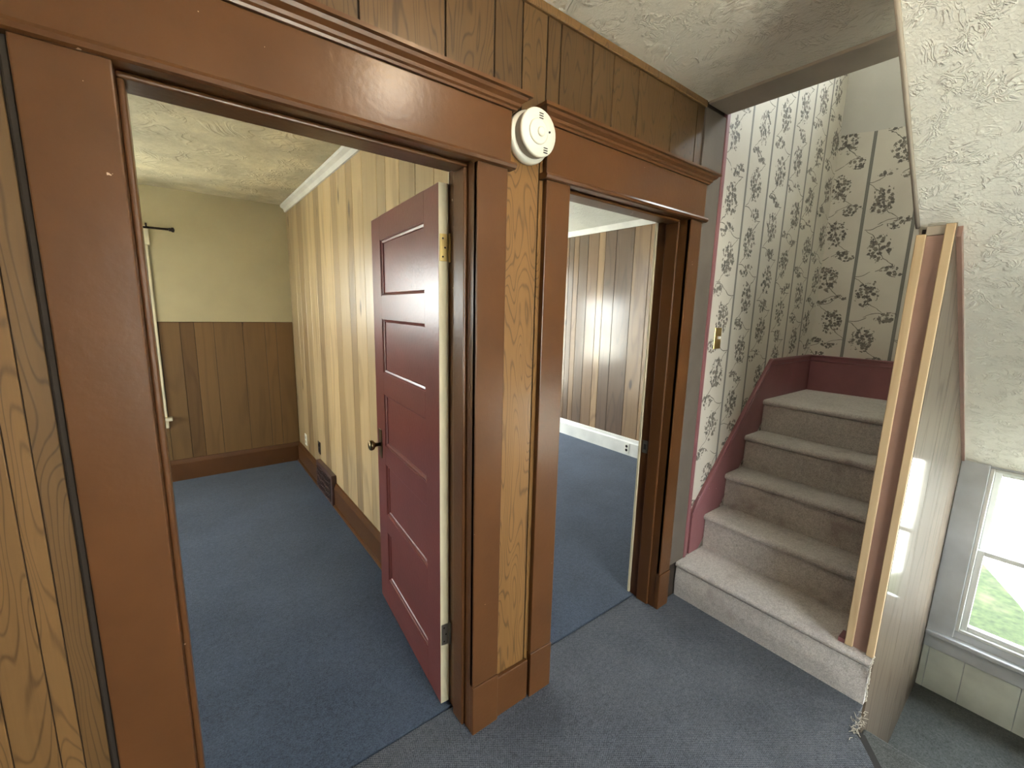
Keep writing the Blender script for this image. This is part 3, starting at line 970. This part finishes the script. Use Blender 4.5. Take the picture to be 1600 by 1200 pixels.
# ---- landing with the window, down the side steps
ZL = -0.85
o = MB().prism([(2.60, -0.95), (XB, -0.95), (XB, 0.31), (2.60, 0.31)], 2, ZL - 0.1, ZL).build('floor_landing', 'landcarpet')
tag(o, 'dark blue carpet on the lower landing beneath the window', 'floor', 'structure')
ds = empty('lower_steps', (2.2, -0.3, ZL))
tag(ds, 'dark carpeted steps dropping from the hall to the window landing', 'staircase')
for i in range(4):
    zt = -0.17 * (i + 1)
    x0 = 2.0 + 0.21 * i
    MB().box(x0 - 2.2, x0 + 0.235 - 2.2, -0.94 + 0.3, 0.298 + 0.3, zt - 0.17 - ZL + 0.001, zt - ZL, 0.008, 2).build('step', 'landcarpet', ds)
o = MB()
for (a, b, c, d) in ((1.8, 2.65, -1.0, 2.7), (3.35, XB + 0.15, -1.0, 2.7), (2.65, 3.35, -1.0, 0.1), (2.65, 3.35, 0.8, 2.7)):
    o.box(a, b, -1.05, -0.95, c, d)
o = o.build('wall_landing_side', 'greywall')
tag(o, 'side wall of the window landing out of sight', 'wall', 'structure')
fill_win8 = sash_window('fill_window_8', 'unseen glazed opening added to light the landing', 0, -0.97, 2.65, 3.35, 0.1, 0.8, 'vinyl', -1, 0.45)  # invented opening, added to light the landing
# window wall
ww = MB()
gy0, gy1, gz0, gz1 = -0.70, 0.176, -0.365, 0.735
for (a, b, c, d) in ((-0.95, gy0, -1.0, 0.95), (gy1, 0.31, -1.0, 0.95), (gy0, gy1, -1.0, gz0), (gy0, gy1, gz1, 0.95)):
    ww.box(XB + 0.004, XB + 0.15, a, b, c, d)
ww = ww.build('wall_landing_window', 'lilac')
tag(ww, 'lilac grey wall with panels below the landing window', 'wall', 'structure')
for a, b in ((0.269, 0.298), (0.104, 0.266), (-0.133, 0.101), (-0.37, -0.136), (-0.6, -0.373), (-0.93, -0.603)):
    pl = MB().box(XB - 0.004, XB + 0.004, a, b, ZL, -0.545, 0.0015).build('wall_panel', 'panelgrey' if 'panelgrey' in M else 'greywall', ww)
win1 = sash_window('window_1', 'white double hung window on the landing with lawn outside', 1, XB - 0.006, gy0, gy1, gz0, gz1, 'vinyl', 1, 0.185, 0.02, 0.030)
box('casing', 'lilac', win1, XB - 0.012, XB + 0.004, gy1, 0.300, -0.42, soff(3.8) + 0.02, 0.003)
box('sill', 'lilac', win1, XB - 0.045, XB + 0.03, -0.90, 0.300, -0.445, -0.415, 0.006, 2)
box('apron', 'lilac', win1, XB - 0.014, XB + 0.004, -0.92, 0.300, -0.545, -0.445, 0.003)

# ---- rest of the hall behind the camera
o = box('wall_left', 'hallwall', None, -2.5, -2.4, -2.45, YW, -0.1, 2.7)
tag(o, 'plain hall wall behind the camera to one side', 'wall', 'structure')
wh = MB()
for (a, b, c, d) in ((-2.5, 0.1, -0.1, 2.7), (1.6, 1.9, -0.1, 2.7), (0.1, 1.6, -0.1, 0.65), (0.1, 1.6, 2.15, 2.7)):
    wh.box(a, b, -2.45, -2.3, c, d)
wh = wh.build('wall_back', 'hallwall')
tag(wh, 'plain hall wall with a window behind the camera', 'wall', 'structure')
win5 = sash_window('window_5', 'hall window behind the camera out of sight', 0, -2.33, 0.1, 1.6, 0.65, 2.15, 'white', -1, 1.4)
o = box('wall_hall_end', 'hallwall', None, 1.8, 1.9, -2.3, -1.05, -0.1, 2.7)
tag(o, 'short hall wall beyond the landing out of sight', 'wall', 'structure')

# ---- outside
o = MB().prism([(-60, -60), (60, -60), (60, 60), (-60, 60)], 2, -1.3, -1.12).build('ground', 'gravel')  # pale tone chosen to bounce daylight up onto the ceilings
tag(o, 'pale gravel ground added around the house to bounce daylight', 'ground', 'structure')
o = MB().prism([(3.97, -1.3), (4.8, -0.75), (5.5, -0.30), (6.2, -0.08), (7.0, 0.25), (7.8, 1.8), (8.2, 6.0), (3.97, 6.0)], 2, -1.12, -1.08).build('lawn', 'lawn')
tag(o, 'green lawn patch outside the landing window', 'lawn', 'structure')
o = box('sun_blocker', 'house', None, 2.0, 4.2, -2.6, -1.06, 1.35, 1.45)  # added unseen slab, keeps direct sun out of the side opening
tag(o, 'unseen slab added to keep the sun off the landing', 'roof', 'structure')
o = box('roof', 'house', None, -3.0, 4.5, -3.0, 5.7, 5.12, 5.3)  # added unseen slab, casts shade on the lawn
tag(o, 'unseen flat roof slab added over the house to shade the lawn', 'roof', 'structure')

# ================================================================== THINGS
# ceiling lamp of the hall (above and behind the frame)
lamp = empty('ceiling_lamp', (0.78, 0.45, CEIL))
tag(lamp, 'round flush ceiling lamp of the hall overhead', 'lamp')
MB().lathe([(0.15, 0), (0.155, -0.012), (0.145, -0.025), (0.14, -0.025)], (0, 0, 0), (0, 0, 1), 32).build('rim', 'brass', lamp, True)
MB().lathe([(0.05, -0.026), (0.07, -0.045), (0.08, -0.08), (0.07, -0.11), (0.05, -0.13), (0.01, -0.14)], (0, 0, 0), (0, 0, 1), 32).build('dome', glow_mat('lamp_glass', (1.0, 0.88, 0.70), 58.0), lamp, True)

# smoke alarm
sd = empty('smoke_detector', (0.952, 1.165, 2.155))
tag(sd, 'round white smoke alarm on the wall between the two door heads', 'smoke alarm')
MB().lathe([(0.079, 0.021), (0.080, 0.012), (0.080, 0.0), (0.074, -0.006)], (0, 0, 0), (0, 1, 0), 40).build('mounting_plate', 'plastic', sd, True)
MB().lathe([(0.068, -0.006), (0.070, -0.010), (0.072, -0.034), (0.071, -0.036)], (0.002, 0, 0.004), (0, 1, 0), 40).build('body', 'plastic_shade', sd, True)
fc = MB().lathe([(0.0725, -0.034), (0.0725, -0.039), (0.069, -0.044), (0.02, -0.047), (0.005, -0.047)], (0.002, 0, 0.004), (0, 1, 0), 40).build('cover', 'plastic', sd, True)
MB().lathe([(0.038, -0.045), (0.037, -0.050), (0.033, -0.0515), (0.005, -0.052)], (-0.004, 0, 0.004), (0, 1, 0), 28).build('raised_ring', 'plastic', fc, True)
MB().lathe([(0.015, -0.050), (0.014, -0.056), (0.010, -0.058), (0.003, -0.058)], (0.002, 0, 0.004), (0, 1, 0), 20).build('test_button', 'plastic', fc, True)
for zc, xc in ((0.052, 0.006), (-0.045, 0.028)):
    for k in range(3):
        MB().box(xc - 0.008, xc + 0.008, -0.0475, -0.043, zc - 0.001 + (k - 1) * 0.007, zc + 0.001 + (k - 1) * 0.007).build('sound_slot', 'black', fc)
MB().lathe([(0.0035, -0.046), (0.003, -0.049)], (0.042, 0, 0.012), (0, 1, 0), 10).build('indicator', 'black', fc)

# curtain rod
cr = empty('curtain_rod', (-0.75, 4.66, 2.19))
tag(cr, 'thin dark curtain rod over the back window', 'curtain rod')
MB().tube([(-0.76, 0, 0), (0.74, 0, 0)], 0.009, 10).build('rod', 'iron', cr, True)
for s in (-1, 1):
    MB().lathe([(0.010, 0), (0.015, 0.006), (0.012, 0.014), (0.019, 0.022), (0.020, 0.034), (0.006, 0.04)], (0.74 * s, 0, 0), (s, 0, 0), 14).build('finial', 'iron', cr, True)
    MB().tube([(0.60 * s, 0.07, 0.012), (0.60 * s, 0.0, 0.012), (0.60 * s, -0.008, 0.02), (0.60 * s, -0.004, 0.03)], 0.006, 8).build('bracket', 'iron', cr, True)

# floor register on the baseboard
rg = empty('wall_register', (0.87, 3.66, 0.005))
tag(rg, 'dark brown metal heat register with scroll grille in the baseboard', 'register')
MB().box(-0.018, 0.0215, -0.24, 0.24, 0.0, 0.26, 0.006, 2).build('register_box', 'register', rg)
gr = MB().box(-0.0205, -0.0185, -0.205, 0.205, 0.035, 0.225).build('grille_backing', 'black', rg)
for k in range(11):
    y = -0.20 + k * 0.04
    MB().tube([(-0.024, y + 0.012 * math.sin(j * 1.57), 0.035 + j * 0.0238) for j in range(9)], 0.0035, 6).build('grille_bar', 'register', gr)
for k in range(5):
    z = 0.035 + k * 0.0475
    MB().tube([(-0.024, -0.205 + j * 0.041, z + 0.005 * math.sin(j * 1.57)) for j in range(11)], 0.0035, 6).build('grille_bar', 'register', gr)


# outlet plates
def outlet(loc, nrm, mat, slot, label, n=2):
    t = empty('wall_outlet', loc)
    tag(t, label, 'outlet')
    MB().box(-0.005, 0.0, -0.035, 0.035, -0.057, 0.057, 0.002).build('plate', mat, t)
    for s in (-1, 1):
        MB().lathe([(0.016, 0.005), (0.016, 0.0065)], (0, 0, 0.022 * s), (-1, 0, 0), 14).build('socket', slot, t)
    return t


outlet((XR - 0.0005, 3.92, 0.36), 0, 'iron', 'black', 'dark outlet plate on the tan plank wall above the register')
outlet((XR - 0.0005, 4.44, 0.30), 0, 'plastic', 'plastic_shade', 'pale outlet plate on the tan plank wall near the far corner')
outlet((X2 - 0.0225, 2.9, 0.085), 0, 'plastic', 'iron', 'small outlet on the white baseboard under the dark planks')

# light switch
ls = empty('light_switch', (2.366, 1.1995, 1.475))
tag(ls, 'brass light switch plate on the floral wallpaper beside the stairs', 'light switch')
MB().box(-0.036, 0.036, -0.005, 0.0, -0.058, 0.058, 0.002).build('plate', 'brass', ls)
MB().box(-0.005, 0.005, -0.018, -0.004, -0.004, 0.012, 0.001).build('toggle', 'plastic', ls)

# frayed jute at the torn corner of the hall carpet
mb = MB()
for k in range(42):
    t = random.random()
    bx_ = 1.945 + 0.15 * t + random.uniform(-0.02, 0.02)
    by_ = 0.292 + 0.008 * t + random.uniform(-0.014, 0.008)
    a = random.choice((0.0, math.pi, -1.9)) + random.uniform(-0.9, 0.9)
    L = random.uniform(0.008, 0.03)
    c1 = (bx_ + 0.5 * L * math.cos(a), by_ + 0.5 * L * math.sin(a), random.uniform(0.002, 0.006))
    c2 = (bx_ + L * math.cos(a + random.uniform(-0.7, 0.7)), by_ + L * math.sin(a + random.uniform(-0.7, 0.7)), random.uniform(0.001, 0.004))
    mb.tube([(bx_, by_, 0.002), c1, c2], 0.001, 4)
o = mb.build('carpet_fray', 'fray')
tag(o, 'loose pale threads at the torn corner of the hall carpet', 'threads', 'stuff')
